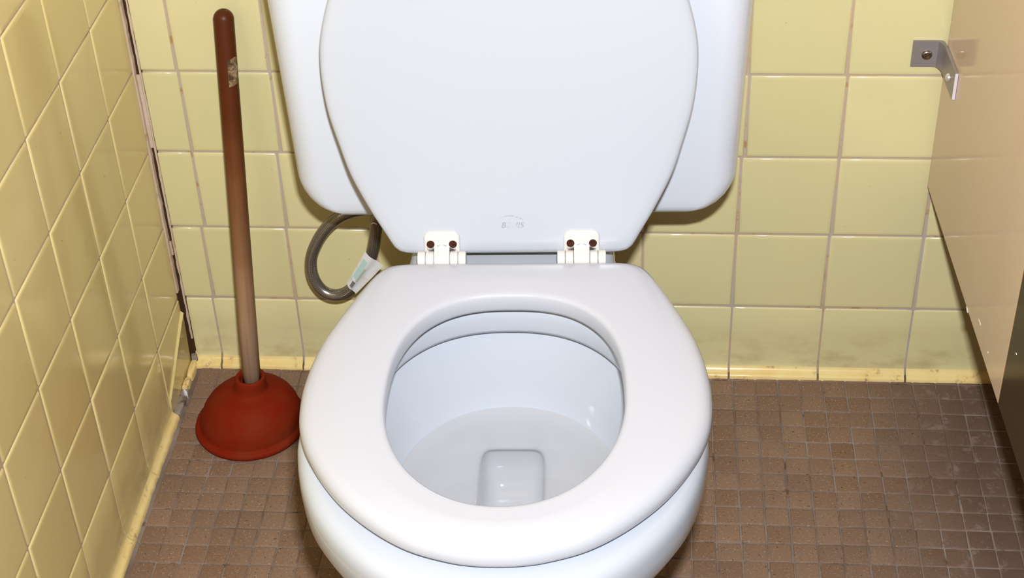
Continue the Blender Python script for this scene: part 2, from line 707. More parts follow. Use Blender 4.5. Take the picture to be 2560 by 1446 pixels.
base_back = structure(empty('baseboard_back', (0, 0, 0)))
for k, (xa, xb) in enumerate(COVE_JOINTS):
    o = cove_tile('cove_tile', xb - xa, 0.1065, 0.0105, 0.016, M_COVE, base_back, 0.0022 if k < 3 else 0.0007, k * 3.7)
    o.location = ((xa + xb) / 2, 0, 0)
    cove_two_tone(o, 0.013, M_TILE)

base_left = structure(empty('baseboard_left', (0, 0, 0)))
for u in range(0, 14):
    ya, yb = C0 + PITCH * u + 0.001, C0 + PITCH * (u + 1) - 0.001
    o = cove_tile('cove_tile', yb - ya, 0.1095, 0.0075, 0.018, M_COVE, base_left, 0.0016, u * 5.1 + 40)
    o.location = (0, -(ya + yb) / 2, 0)
    o.rotation_euler = (0, 0, math.pi / 2)
    cove_two_tone(o, 0.0125, M_TILE_L)
# corner cove tile: its foot has broken away, leaving a leaning face, chips and mortar
prof = [(0.0, 0.1085), (0.0008, 0.107), (0.0008, 0.100)]
V, F = [], []
ys = [-0.0075, -0.03, -0.055, -0.08, -0.1095]
top = [(0.0002, 0.1085), (0.0004, 0.104)]
for i, y in enumerate(ys):
    f = i / (len(ys) - 1)
    ridge = 0.088 - 0.060 * f ** 1.15          # bevelled broken edge runs down towards the front
    V += [(-0.006, y, 0.1085), (0.0, y, 0.1075), (0.0, y, ridge + 0.003), (0.0034 - 0.001 * f, y, ridge),
          (0.0026 - 0.001 * f, y, ridge - 0.004), (0.0006, y, 0.012), (0.0, y, 0.0), (-0.006, y, 0.0)]
n = 8
for i in range(len(ys) - 1):
    for k in range(n):
        F.append((i * n + k, i * n + (k + 1) % n, (i + 1) * n + (k + 1) % n, (i + 1) * n + k))
F += [tuple(range(n)), tuple((len(ys) - 1) * n + k for k in range(n))]
mesh_obj('cove_tile', V, F, M_TILE_L, base_left, smooth=True, sharp=18)


def chunk(name, cx, cy, sx, sy, h, mat, parent, seed, rz=0.0):
    """a broken flake of glazed cove lying along the wall foot"""
    n = 14
    rings = []
    for s, z in ((1.0, -0.001), (1.0, h * 0.6), (0.9, h * 0.92), (0.72, h)):
        r = []
        for i in range(n):
            a = 2 * math.pi * i / n
            c, q = math.cos(a), math.sin(a)
            k = 1 / max(abs(c), abs(q)) ** 0.85
            j = 1 + 0.16 * noise.noise(Vector((c * 2 + seed, q * 2, seed * 1.7)))
            r.append((c * k * s * sx / 2 * j, q * k * s * sy / 2 * j, z))
        rings.append(r)
    V, F = loft(rings, cap_end=True)
    o = mesh_obj(name, V, F, mat, parent, smooth=True, sharp=45)
    o.location = (cx, cy, 0)
    o.rotation_euler = (0, 0, rz)
    return o


chunk('cove_chip', 0.0052, -0.0215, 0.0085, 0.033, 0.010, M_COVE, base_left, 1.3, 0.03)
chunk('cove_chip', 0.0046, -0.0500, 0.0080, 0.020, 0.009, M_COVE, base_left, 4.9, -0.05)
chunk('cove_chip', 0.0075, -0.0700, 0.0040, 0.007, 0.010, Mat('white_fleck').base((0.7, 0.68, 0.7)).set(0.5).m, base_left, 9.2, 0.7)
mb = chunk('mortar_patch', 0.0050, -0.084, 0.0110, 0.052, 0.0045, M_RUBBLE, base_left, 6.1, 0.0)
chunk('mortar_patch', 0.0050, -0.004, 0.009, 0.008, 0.016, M_RUBBLE, base_left, 2.2, 0.3)


# the corner joint: crumbling grout, and a dark strip painted as the shade of an open crack
def corner_strip(name, x_lo, x_hi, y, seedl, jag, mat, z0, z1, wl=0.0, parent=None, skip=None):
    V, F = [], []
    N = 150
    for i in range(N + 1):
        z = z0 + (z1 - z0) * i / N
        a = x_lo + wl * noise.noise(Vector((z * 60, seedl, 0)))
        b = x_hi + jag * (noise.noise(Vector((z * 45, seedl + 5, 0))) + 0.5 * noise.noise(Vector((z * 160, seedl + 9, 0))))
        b = max(b, a + 0.0004)
        V += [(a, y, z), (b, y, z), (b, y + 0.008, z), (a, y + 0.008, z)]
    for i in range(N):
        for k in range(4):
            F.append((i * 4 + k, i * 4 + (k + 1) % 4, i * 4 + 4 + (k + 1) % 4, i * 4 + 4 + k))
    F += [(0, 1, 2, 3), tuple(N * 4 + k for k in range(4))]
    return mesh_obj(name, V, F, mat, parent, smooth=False)


trim = structure(empty('trim_1', (0, 0, 0)))
corner_strip('crack_back', -0.004, 0.0080, 0.0007, 3.0, 0.0, M_CRACK, 0.0, 0.95, 0, trim)
corner_strip('grout_bead', -0.0012, 0.0013, -0.0078, 17.0, 0.0011, M_GROUT_PINK, 0.120, 0.95, 0.0, trim)
corner_strip('grout_bead', 0.0044, 0.0068, -0.0005, 31.0, 0.0004, M_GROUT_PINK, 0.040, 0.95, 0.0012, trim)
corner_strip('grout_bead', 0.0004, 0.0052, -0.0022, 53.0, 0.0006, M_GROUT_PINK, 0.335, 0.434, 0.0004, trim)
corner_strip('grout_bead', 0.0004, 0.0034, -0.0020, 71.0, 0.0012, M_GROUT_PINK, 0.176, 0.196, 0.0004, trim)

# mosaic floor -----------------------------------------------------------------------------
def floor_tile_mesh(w, d):
    rings = []
    for ins, z in ((0, -0.004), (0, -0.0009), (0.0005, -0.0002), (0.0013, 0.0)):
        x, y = w / 2 - ins, d / 2 - ins
        c = 0.0011
        rings.append([(-x + c, -y, z), (x - c, -y, z), (x, -y + c, z), (x, y - c, z), (x - c, y, z), (-x + c, y, z), (-x, y - c, z), (-x, -y + c, z)])
    V, F = loft(rings)
    F.append(tuple(24 + i for i in range(8)))
    return V, F


FP = 0.0287
FV, FF = floor_tile_mesh(0.0269, 0.0272)
me_floor = bpy.data.meshes.new('tile')
me_floor.from_pydata(FV, [], FF)
me_floor.materials.append(M_MOSAIC)
for p in me_floor.polygons:
    p.use_smooth = True
me_floor.set_sharp_from_angle(angle=math.radians(60))

spots = []
left_cols = [0.0135 + 0.0271 * k for k in range(17)]
right_cols = [0.7097 - 0.02845 * 9 + 0.02845 * k for k in range(-0, 41)]
for r in range(-1, 58):
    y = -0.0145 - FP * (r + 0.5)
    for k in range(16):
        spots.append(((left_cols[k] + left_cols[k + 1]) / 2, y, 0.0271 / 0.0284))
    for k in range(len(right_cols) - 1):
        spots.append(((right_cols[k] + right_cols[k + 1]) / 2, y, 1.0))


def on_view(x, y):
    d = Vector((x, y, 0)) - CAM
    z = d.dot(FWD)
    px, py = 1280 + 4058.3 * d.dot(RIGHT) / z, 723 + 4058.3 * d.dot(DOWN) / z
    if not (-30 < px < 2590 and -30 < py < 1475):
        return False
    # ground the toilet stands over and hides
    if ((px - 1262) / 485) ** 2 + ((py - 1080) / 370) ** 2 < 1:
        return False
    return True


singles = [s for s in spots if on_view(s[0], s[1])]
singles.sort(key=lambda s: (Vector((s[0], s[1], 0)) - CAM).length)
keep = set(singles[:298])
for x, y, sx in keep:
    instance(me_floor, 'tile', (x + random.gauss(0, 0.0003), y + random.gauss(0, 0.0003), random.gauss(0, 0.00022)),
             (random.gauss(0, 0.006), random.gauss(0, 0.006), random.gauss(0, 0.008)), (sx, 1, 1), floor)
V, F = [], []
for s in spots:
    if s in keep:
        continue
    b = len(V)
    V += [(v[0] * s[2] + s[0], v[1] + s[1], v[2]) for v in FV]
    F += [tuple(b + i for i in f) for f in FF]
rest = mesh_obj('mosaic_tiles', V, F, M_MOSAIC, floor, smooth=False)
rest['kind'] = 'stuff'

# ---------------------------------------------------------------- toilet
toilet = empty('toilet', (0.4486, 0, 0), 0.0384)
tag(toilet, 'white ceramic toilet with raised lid and seat down in front of yellow tiles', 'toilet')

# half-width profile of the seat, from the back edge (y, half width)
PROF = [(-.3060, 0.0), (-.3060, .060), (-.3060, .098), (-.3075, .1150), (-.3110, .1255), (-.3180, .1335), (-.3300, .1410), (-.3520, .1503), (-.3780, .1605), (-.4020, .1690),
        (-.4300, .1775), (-.4620, .1838), (-.4900, .1867), (-.5100, .1872), (-.5300, .1862), (-.5480, .1836), (-.5680, .1782), (-.5880, .1700), (-.6160, .1545),
        (-.6440, .1340), (-.6720, .1052), (-.6930, .0745), (-.7050, .0425), (-.7095, .0200), (-.7105, 0.0)]


def outline(prof):
    half = cr([(w, y, 0) for y, w in prof], 10)
    return [(p.x, p.y) for p in half] + [(-p.x, p.y) for p in reversed(half[1:-1])]


def polar(poly, cx, cy, n):
    """resample a star-shaped closed polyline by angle"""
    A = []
    for x, y in poly:
        A.append((math.atan2(y - cy, x - cx), math.hypot(x - cx, y - cy)))
    A.sort()
    A = [(A[-1][0] - 2 * math.pi, A[-1][1])] + A + [(A[0][0] + 2 * math.pi, A[0][1])]
    out = []
    k = 0
    for i in range(n):
        t = -math.pi + 2 * math.pi * i / n
        while k < len(A) - 2 and A[k + 1][0] < t:
            k += 1
        (a0, r0), (a1, r1) = A[k], A[k + 1]
        # straight segment in xy
        p0 = (r0 * math.cos(a0), r0 * math.sin(a0))
        p1 = (r1 * math.cos(a1), r1 * math.sin(a1))
        dx, dy = p1[0] - p0[0], p1[1] - p0[1]
        c, s = math.cos(t), math.sin(t)
        den = c * dy - s * dx
        r = r0 if abs(den) < 1e-12 else (p0[0] * dy - p0[1] * dx) / den
        out.append(Vector((cx + r * c, cy + r * s)))
    return out


def superell(cx, cy, a, b_front, b_back, nf, nb, n):
    out = []
    for i in range(n):
        t = -math.pi + 2 * math.pi * i / n
        c, s = math.cos(t), math.sin(t)
        b, e = (b_back, nb) if s > 0 else (b_front, nf)
        r = (abs(c / a) ** e + abs(s / b) ** e) ** (-1 / e)
        out.append(Vector((cx + r * c, cy + r * s)))
    return out


def inward(ring, d):
    """offset a closed 2-D ring by d towards its inside"""
    n = len(ring)
    out = []
    for i in range(n):
        t = (ring[(i + 1) % n] - ring[i - 1])
        nn = Vector((-t.y, t.x))
        if nn.length > 1e-9:
            nn.normalize()
        out.append(ring[i] + nn * d)
    return out


def lift(ring, z):
    return [(p.x, p.y, z) for p in ring]


NP = 200
CY = -0.505
seat_out = polar(outline(PROF), 0, CY, NP)
hole = superell(0.0, -0.512, 0.1082, 0.1433, 0.1445, 2.1, 2.55, NP)
# --- seat
rings = []
for d, z in ((0.0, .3865), (0.0008, .3915), (0.0035, .3960), (0.008, .3990), (0.014, .4003), (0.024, .4010)):
    rings.append(lift(inward(seat_out, d), z))
for k in range(1, 5):
    f = k / 5
    a, b = inward(seat_out, 0.024), inward(hole, -0.017)
    rings.append([(p.x * (1 - f) + q.x * f, p.y * (1 - f) + q.y * f, .4010 + 0.0006 * math.sin(math.pi * f)) for p, q in zip(a, b)])
for d, z in ((-0.017, .4008), (-0.0060, .4006), (-0.0030, .4000), (-0.0011, .3985), (-0.0003, .3962), (0.0, .3920), (0.0, .3835), (-0.0015, .3800), (-0.005, .3782)):
    rings.append(lift(inward(hole, d), z))
for d, z in ((0.009, .3782), (0.0035, .3795), (0.001, .3825)):
    rings.append(lift(inward(seat_out, d), z))
V, F = loft(rings, loop=True)
seat = mesh_obj('seat', V, F, M_SEAT, toilet)

# --- bowl: rim, outer body, pedestal, rear deck and hollow inside, one closed china body
BX = -0.003
deck = [(-.060, 0.0), (-.060, .060), (-.062, .092), (-.075, .102), (-.12, .105), (-.18, .106), (-.24, .107), (-.275, .110), (-.300, .1195), (-.322, .1335), (-.345, .1455)]
bprof = deck + [(-.370, .1535), (-.420, .1715), (-.470, .1830), (-.510, .1868), (-.540, .1868), (-.555, .1850), (-.580, .1800), (-.606, .1720), (-.635, .1590), (-.667, .1370),
                (-.695, .1100), (-.715, .0800), (-.728, .0480), (-.7345, .0200), (-.7360, 0.0)]
bowl_out = polar([(x + BX, y) for x, y in outline(bprof)], BX, CY, NP)
base = polar([(x + BX - 0.012, y) for x, y in outline([(-.09, 0), (-.09, .06), (-.10, .09), (-.14, .105), (-.25, .108), (-.40, .110), (-.50, .112), (-.57, .100), (-.62, .065), (-.635, .03), (-.64, 0)])], BX, CY, NP)
rim_in = superell(BX, -0.507, 0.1290, 0.1430, 0.1540, 2.1, 2.3, NP)
rings = []
# inside, from the sump upwards
def well(sx, sy, e, cyw):
    return superell(BX, cyw, sx, sy, sy, e, e, NP)


def sump(sx, yb, yf, e):
    return superell(BX, -0.4575, sx, -0.4575 - yf, yb + 0.4575, e, e, NP)


rings.append(lift(sump(.022, -.410, -.500, 4.5), .140))
rings.append(lift(sump(.029, -.385, -.512, 5), .146))
rings.append(lift(sump(.0325, -.368, -.520, 6), .162))
rings.append(lift(sump(.0335, -.364, -.527, 7), .185))
rings.append(lift(sump(.0335, -.366, -.532, 7), .200))
rings.append(lift(sump(.0330, -.3795, -.535, 7), .2085))
rings.append(lift(sump(.0334, -.3835, -.536, 7), .2110))
rings.append(lift(sump(.0350, -.3838, -.540, 6), .2128))
rings.append(lift(sump(.0400, -.3825, -.550, 4.5), .2155))
rings.append(lift(superell(BX, -0.470, .060, .100, .0895, 3.0, 3.0, NP), .2210))
rings.append(lift(superell(BX, -0.482, .083, .114, .1040, 2.4, 2.4, NP), .2300))
rings.append(lift(superell(BX, -0.491, .099, .123, .1170, 2.1, 2.15, NP), .2420))
rings.append(lift(superell(BX, -0.497, .1105, .131, .1280, 2.0, 2.1, NP), .2555))
rings.append(lift(superell(BX, -0.502, .1210, .138, .1400, 2.0, 2.15, NP), .2800))
rings.append(lift(superell(BX, -0.505, .1330, .144, .1520, 2.05, 2.25, NP), .3120))
rings.append(lift(superell(BX, -0.506, .1400, .152, .1620, 2.1, 2.3, NP), .3330))
rings.append(lift(superell(BX, -0.506, .1450, .158, .1690, 2.1, 2.3, NP), .3440))
rings.append(lift(superell(BX, -0.506, .1430, .157, .1680, 2.1, 2.3, NP), .3480))
rings.append(lift(inward(rim_in, -0.003), .3450))
rings.append(lift(inward(rim_in, 0.0), .3425))
rings.append(lift(inward(rim_in, 0.0010), .3460))
rings.append(lift(rim_in, .3600))
rings.append(lift(inward(rim_in, -0.002), .3690))
rings.append(lift(inward(rim_in, -0.006), .3725))
rings.append(lift(inward(rim_in, -0.010), .3735))
for d, z in ((0.016, .3735), (0.009, .3720), (0.0042, .3685), (0.0014, .3630), (0.0002, .3560), (0.0, .3450)):
    rings.append(lift(inward(bowl_out, d), z))
for f, z in ((0.012, .330), (0.085, .315), (0.20, .300), (0.38, .280), (0.61, .250), (0.84, .200), (0.95, .150), (1.0, .090), (1.0, .035), (1.0, .012), (1.02, 0.0)):
    rings.append([(a.x * (1 - f) + b.x * f, a.y * (1 - f) + b.y * f, z) for a, b in zip(bowl_out, base)])
V, F = loft(rings, cap_start=True, cap_end=True)
bowl = mesh_obj('bowl', V, F, M_BOWLCER, toilet)

# --- tank
def tank_ring(hw, yf, yb, r, z, n=12):
    pts = []
    for cx, cy, a0, rr in ((hw, yf, -90, r), (hw, yb, 0, r * 0.5), (-hw, yb, 90, r * 0.5), (-hw, yf, 180, r)):
        sx = 1 if cx > 0 else -1
        sy = 1 if cy == yf else -1
        ox, oy = cx - sx * rr, cy + sy * rr
        for k in range(n + 1):
            a = math.radians(a0 + 90 * k / n)
            pts.append((ox + rr * math.cos(a), oy + rr * math.sin(a), z))
    # front face bows out a touch
    out = []
    for x, y, zz in pts:
        if y < (yf + yb) / 2:
            y -= 0.0015 * (1 - (x / hw) ** 2)
        out.append((x, y, zz))
    return out


rings = []
RB, ZB = 0.048, 0.3745
for h in (0.0, 0.0008, 0.003, 0.007, 0.0125, 0.020, 0.028, 0.037, 0.042, 0.048, 0.08, 0.13, 0.20, 0.27, 0.335):
    z = ZB + h
    dx = RB - math.sqrt(max(0, RB ** 2 - (RB - min(h, RB)) ** 2))
    ry = 0.011
    dy = ry - math.sqrt(max(0, ry ** 2 - (ry - min(h, ry)) ** 2))
    hw = 0.2325 + 0.028 * h - dx
    rings.append(tank_ring(hw, -0.196 - 0.012 * h / 0.3 + dy, -0.022 - dy * 0.5, 0.020 + 0.010 * min(1, h / 0.05), z))
V, F = loft(rings, cap_start=True, cap_end=True)
tank = mesh_obj('tank', V, F, M_CERAMIC, toilet)
rings = []
for ins, z in ((0.004, .7195), (0.0, .7225), (0.0, .745), (0.003, .751), (0.010, .7545), (0.03, .756)):
    rings.append(tank_ring(0.2475 - ins, -0.2145 + ins, -0.016 - ins * 0.4, 0.045, z))
V, F = loft(rings, cap_start=True, cap_end=True)
mesh_obj('tank_lid', V, F, M_CERAMIC, toilet)

# --- lid, raised and leaning back
LEAN = math.radians(13.2)
LY, LZ = -0.2880, 0.4120


def lid_pt(x, s, d):
    """x across, s up along the lid, d into its thickness (towards the tank)"""
    return (x, LY + s * math.sin(LEAN) + d * math.cos(LEAN), LZ + s * math.cos(LEAN) - d * math.sin(LEAN))


LPROF = [(-.0180, 0.0), (-.0180, .060), (-.0180, .0985), (-.0172, .1095), (-.0145, .1172), (-.0090, .1222), (0.0, .1270), (.0134, .1345), (.0275, .1422), (.0515, .1540), (.0722, .1625), (.0988, .1702),
         (.126, .1775), (.147, .1812), (.170, .1832), (.190, .1832), (.2032, .1820), (.2209, .1785), (.2422, .1725), (.265, .1640), (.290, .1515), (.315, .1345), (.340, .1115), (.362, .0820), (.376, .0520),
         (.3835, .0250), (.3850, 0.0)]
lo = polar(outline([(s, w) for s, w in LPROF]), 0, 0.18, NP)
rings = []
for d, z in ((0.060, -0.0012), (0.014, -0.0008), (0.006, 0.0002), (0.0025, 0.0014), (0.0006, 0.0036), (0.0, 0.0065), (0.0, 0.0105), (0.0012, 0.0135), (0.005, 0.0155), (0.02, 0.0165)):
    if d > 0.01:
        q = [Vector((0, 0.18)) + (p - Vector((0, 0.18))) * (1 - d / 0.185) for p in lo]
    else:
        q = inward(lo, d)
    rings.append([lid_pt(p.x, p.y, z) for p in q])
V, F = loft(rings, cap_start=True, cap_end=True)
lid = mesh_obj('lid', V, F, M_LID, toilet)

# worn grey stamp printed on the lid
fc = bpy.data.curves.new('stamp', 'FONT')
fc.body = 'BEMIS'
fc.size = 0.0086
fc.shear = 0.28
fc.align_x = 'CENTER'
fc.align_y = 'CENTER'
fc.space_character = 1.05
tmp = bpy.data.objects.new('stamp_text', fc)
COL.objects.link(tmp)
me = bpy.data.meshes.new_from_object(tmp.evaluated_get(bpy.context.evaluated_depsgraph_get()))
bpy.data.objects.remove(tmp)
V = [lid_pt(v.co.x - 0.0002, v.co.y + 0.0143, -0.00130) for v in me.vertices]
F = [tuple(p.vertices) for p in me.polygons]
st = mesh_obj('stamp', V, F, M_PRINT, lid, smooth=False)
st['label'] = 'worn pale grey stamped word'
V, F, b = [], [], 0
for i in range(17):
    t = i / 16
    x = -0.0118 + 0.0222 * t
    s = 0.0206 + 0.0040 * (1 - ((t - 0.42) / 0.58) ** 2)
    hwid = 0.00018 + 0.0005 * math.exp(-((t - 0.72) / 0.2) ** 2)
    V += [lid_pt(x, s - hwid, -0.00130), lid_pt(x, s + hwid, -0.00130)]
    if i:
        k = b + 2 * i
        F.append((k - 2, k, k + 1, k - 1))
st = mesh_obj('stamp_arc', V, F, M_PRINT_ARC, lid, smooth=False)
st['label'] = 'worn pale grey curved stroke'
# short brown scratch near the lower left edge
V, F = [], []
for i in range(6):
    x, z = -0.1425 + 0.0012 * i, 0.0165 + 0.0011 * math.sin(i * 0.9) + 0.0002 * i
    V += [lid_pt(x, z, -0.0008), lid_pt(x, z + 0.0005, -0.0008)]
    if i:
        F.append((2 * i - 2, 2 * i, 2 * i + 1, 2 * i - 1))
mesh_obj('scratch', V, F, Mat('scratch_brown').base((0.35, 0.25, 0.14)).set(0.7).m, lid, smooth=False)

# hinges
def lid_box(name, x0, x1, s0, s1, d0, d1, mat, parent, bev, corner=0.0):
    V, F = box(x0, x1, s0, s1, d0, d1)
    return None


def plate(name, x0, x1, s0, s1, r, dout, parent, mat):
    """rounded-top hinge leaf standing proud of the lid face"""
    cx = (x0 + x1) / 2
    poly = []
    for ccx, ccs, a0, rr in ((x1 - 0.003, s0 + 0.003, -90, 0.003), (x1 - r, s1 - r, 0, r), (x0 + r, s1 - r, 90, r), (x0 + 0.003, s0 + 0.003, 180, 0.003)):
        for k in range(9):
            a = math.radians(a0 + 90 * k / 8)
            poly.append(Vector((ccx + rr * math.cos(a), ccs + rr * math.sin(a))))
    rings = []
    for ins, d in ((0.0, 0.0005), (0.0, -dout * 0.5), (0.0006, -dout * 0.8), (0.0018, -dout), (0.0045, -dout * 1.05)):
        rings.append([lid_pt(p.x, p.y, d) for p in inward(poly, ins)])
    V, F = loft(rings, cap_end=True)
    return mesh_obj(name, V, F, mat, parent)


HY, HZ = -0.2985, 0.3935       # hinge pin
HR = 0.0088


def knuckle(x0, x1, r, parent):
    prof = [(x0, 0.0), (x0, r - 0.0006), (x0 + 0.0005, r), (x1 - 0.0005, r), (x1, r - 0.0006), (x1, 0.0)]
    n = 28
    rings = []
    for x, rr in prof:
        rings.append([(x, HY + rr * math.cos(2 * math.pi * i / n), HZ + rr * math.sin(2 * math.pi * i / n)) for i in range(n)])
    V, F = loft(rings)
    return mesh_obj('knuckle', V, F, M_HINGE, parent, sharp=40)


for x0 in (-0.0965, 0.0447):
    hx = x0
    hinge = plate('hinge', hx + 0.0065, hx + 0.0432, -0.0155, 0.0092, 0.0075, 0.0042, toilet, M_HINGE)
    hinge['label'] = 'ivory plastic hinge'
    w = 0.0494
    cuts = [0.0, 0.0083, 0.0168, 0.0330, 0.0412, w]
    for a, bb in zip(cuts[:-1], cuts[1:]):
        knuckle(hx + a + 0.0002, hx + bb - 0.0002, HR, hinge)
    # tongue joining leaf and middle knuckle
    V, F = [], []
    for x in (hx + 0.0172, hx + 0.0326):
        for s, d in ((-0.006, -0.0040), (-0.006, 0.0), (-0.020, 0.0), (-0.020, -0.0095), (-0.0135, -0.0112), (-0.009, -0.0062)):
            V.append(lid_pt(x, s, d))
    F = [tuple(range(6)), tuple(range(6, 12))] + [(k, (k + 1) % 6, 6 + (k + 1) % 6, 6 + k) for k in range(6)]
    mesh_obj('tongue', V, F, M_HINGE, hinge, smooth=False)
    for sx in (0.0136, 0.0362):
        n = 20
        rings = []
        for rr, d in ((0.0040, -0.0032), (0.0040, -0.0050), (0.0036, -0.0053), (0.0018, -0.0052), (0.0013, -0.0048), (0.0004, -0.0048)):
            rings.append([lid_pt(hx + sx + rr * math.cos(2 * math.pi * i / n), -0.0042 + rr * math.sin(2 * math.pi * i / n), d) for i in range(n)])
        V, F = loft(rings, cap_end=True)
        s_ = mesh_obj('screw', V, F, M_RUST, hinge, sharp=40)
        s_['label'] = 'rusty brown screw'

# water standing in the bowl
rings = [lift(superell(BX, -0.4985, .1105 * f, .132 * f, .1300 * f, 2.0, 2.1, 96), .2555 + (0.0012 if f > 0.985 else 0)) for f in (0.02, 0.3, 0.6, 0.85, 0.97, 1.0)]
V, F = loft(rings, cap_start=True)
water = mesh_obj('water', V, F, M_WATER)
water.location = toilet.location
water.rotation_euler = toilet.rotation_euler
tag(water, 'still clear water standing in the toilet bowl', 'water')

# ---------------------------------------------------------------- supply hose
hose = empty('supply_hose', (0.27, -0.045, 0.20))
tag(hose, 'looped braided steel supply hose with a paper tag below the tank', 'hose')
bpy.context.view_layer.update()


def rel(o, p):
    return o.matrix_world.inverted() @ Vector(p)


def unproj(px, py, axis, val):
    d = FWD + RIGHT * ((px - 1280) / 4058.3) + DOWN * ((py - 723) / 4058.3)
    t = (val - CAM[axis]) / d[axis]
    return CAM + d * t


# the loop measured on the wall side, at its distance from the wall
loop = [(985, 520, -.024), (945, 522, -.030), (900, 525, -.034), (852, 541, -.038), (810, 577, -.040), (782, 630, -.042), (778, 670, -.044), (787, 702, -.046), (807, 727, -.048), (835, 738, -.050),
        (866, 731, -.052), (895, 705, -.056), (918, 668, -.060), (932, 625, -.064), (939, 582, -.070), (942, 545, -.076)]
pts = [unproj(px, py, 1, yy) for px, py, yy in loop]
end = Vector((0.300, -0.100, 0.366))
pts += [Vector((0.2935, -0.092, 0.315)), Vector((0.2985, -0.099, 0.350)), end]
path = cr(pts, 8)
hb = tube('hose', [rel(hose, p) for p in path], 0.0074, M_BRAID, hose, 18)
V, F = loft([[tuple(rel(hose, (end.x + r * math.cos(2 * math.pi * i / 12), end.y + r * math.sin(2 * math.pi * i / 12), z))) for i in range(12)]
             for r, z in ((0.010, .346), (0.012, .348), (0.012, .366), (0.011, .3740))], True, True)
mesh_obj('nut', V, F, M_BRASS, hose, smooth=False)
# wall fitting where the hose leaves the wall, behind the tank
w0 = pts[0]
V, F = loft([[tuple(rel(hose, (w0.x + 0.004 + dx, w0.y + r * math.cos(2 * math.pi * i / 12), w0.z + r * math.sin(2 * math.pi * i / 12)))) for i in range(12)]
             for r, dx in ((0.008, -0.006), (0.0095, -0.004), (0.0095, 0.016), (0.008, 0.018))], True, True)
mesh_obj('nut', V, F, M_BRASS, hose, smooth=False)
# folded paper tag wrapped round the hose
A = unproj(913, 629, 1, -.0745)
B = unproj(958, 668, 1, -.078)
Cc = unproj(889, 738, 1, -.070)
D = unproj(867, 709, 1, -.0665)
V, F, U = [], [], []
NU, NV = 8, 10
for j in range(NV + 1):
    v = j / NV
    for i in range(NU + 1):
        u = i / NU
        p = D.lerp(A, v).lerp(Cc.lerp(B, v), u)
        p = p + Vector((0, -0.0035 * math.sin(math.pi * min(1, u * 1.6)) + 0.002 * u, 0)) + Vector((0.0006, 0, 0.0006)) * noise.noise(Vector((u * 4, v * 5, 2)))
        V.append(rel(hose, p))
        U.append((u, v))
nv = len(V)
V += [v + Vector((0, 0.0004, 0)) for v in V[:nv]]
for j in range(NV):
    for i in range(NU):
        k = j * (NU + 1) + i
        F.append((k, k + 1, k + NU + 2, k + NU + 1))
        F.append((nv + k, nv + k + NU + 1, nv + k + NU + 2, nv + k + 1))
me = bpy.data.meshes.new('paper_tag')
me.from_pydata([tuple(v) for v in V], [], F)
ul = me.uv_layers.new(name='UVMap')
for lp in me.loops:
    ul.data[lp.index].uv = U[lp.vertex_index % nv]
me.materials.append(M_TAG)
for p in me.polygons:
    p.use_smooth = True
tg = bpy.data.objects.new('paper_tag', me)
COL.objects.link(tg)
tg.parent = hose
tg['label'] = 'white paper tag with teal stripe'

# ---------------------------------------------------------------- plunger
plunger = empty('plunger', (0.1045, -0.1215, 0))
tag(plunger, 'plunger with a red rubber cup and long wooden handle leaning in the corner', 'plunger')
pr = [(0.0600, 0.0008), (0.0655, 0.0003), (0.0690, 0.0022), (0.0702, 0.0055), (0.0692, 0.0090), (0.0664, 0.0106), (0.0640, 0.0112), (0.0636, 0.0135), (0.0632, 0.0170), (0.0618, 0.0240), (0.0590, 0.0320), (0.0545, 0.0400), (0.0485, 0.0470),
      (0.0405, 0.0530), (0.0320, 0.0568), (0.0255, 0.0590), (0.0222, 0.0610), (0.0205, 0.0645), (0.0196, 0.0700), (0.0190, 0.0760), (0.0184, 0.0798), (0.0172, 0.0816), (0.0150, 0.0812),
      (0.0134, 0.0795), (0.0126, 0.0740), (0.0126, 0.0640)]
V, F = loft(lathe([(r, z, 0.0085 * max(0.0, z - 0.008) / 0.074) for r, z in pr], 72), cap_end=True)
cup = mesh_obj('cup', V, F, M_RUBBER, plunger)
h0, h1 = Vector((0.0090, -0.0005, 0.064)), Vector((0.0145, 0.1052, 0.5165))
ax = (h1 - h0)
Lh = ax.length
hr = empty('tmp')
bpy.data.objects.remove(hr)
hp = [(0.0112, 0.0), (0.0113, Lh * 0.3), (0.0116, Lh * 0.7), (0.0117, Lh - 0.002)]
for k in range(1, 9):
    a = k / 8 * math.pi / 2
    hp.append((0.0117 * math.cos(a) + 0.0002, Lh - 0.002 + 0.0125 * math.sin(a)))
V, F = loft(lathe(hp, 36), cap_start=True, cap_end=True)
handle = mesh_obj('handle', V, F, M_WOOD, plunger)
handle.location = h0
handle.rotation_euler = ax.to_track_quat('Z', 'Y').to_euler()
handle['label'] = 'brown wooden handle paling towards the cup'
# remnant of a paper sticker
V, F = [], []
dcam = handle.rotation_euler.to_matrix().inverted() @ (CAM - (plunger.location + h1))
phi0 = math.atan2(dcam.y, dcam.x)
side = handle.rotation_euler.to_matrix().inverted() @ RIGHT
sgn = 1 if math.cos(phi0 + 1.0) * side.x + math.sin(phi0 + 1.0) * side.y > 0 else -1
NA, NZ = 10, 10
for j in range(NZ + 1):
    for i in range(NA + 1):
        a = phi0 + sgn * (0.02 + 1.25 * i / NA)
        zz = Lh - 0.0775 + 0.0315 * j / NZ + 0.004 * i / NA + 0.0012 * noise.noise(Vector((i * 0.9, j * 0.9, 1)))
        V.append((0.01195 * math.cos(a), 0.01195 * math.sin(a), zz))
for j in range(NZ):
    for i in range(NA):
        k = j * (NA + 1) + i
        F.append((k, k + 1, k + NA + 2, k + NA + 1))
s_ = mesh_obj('sticker', V, F, M_STICK, handle)
s_['label'] = 'torn grey-brown sticker'

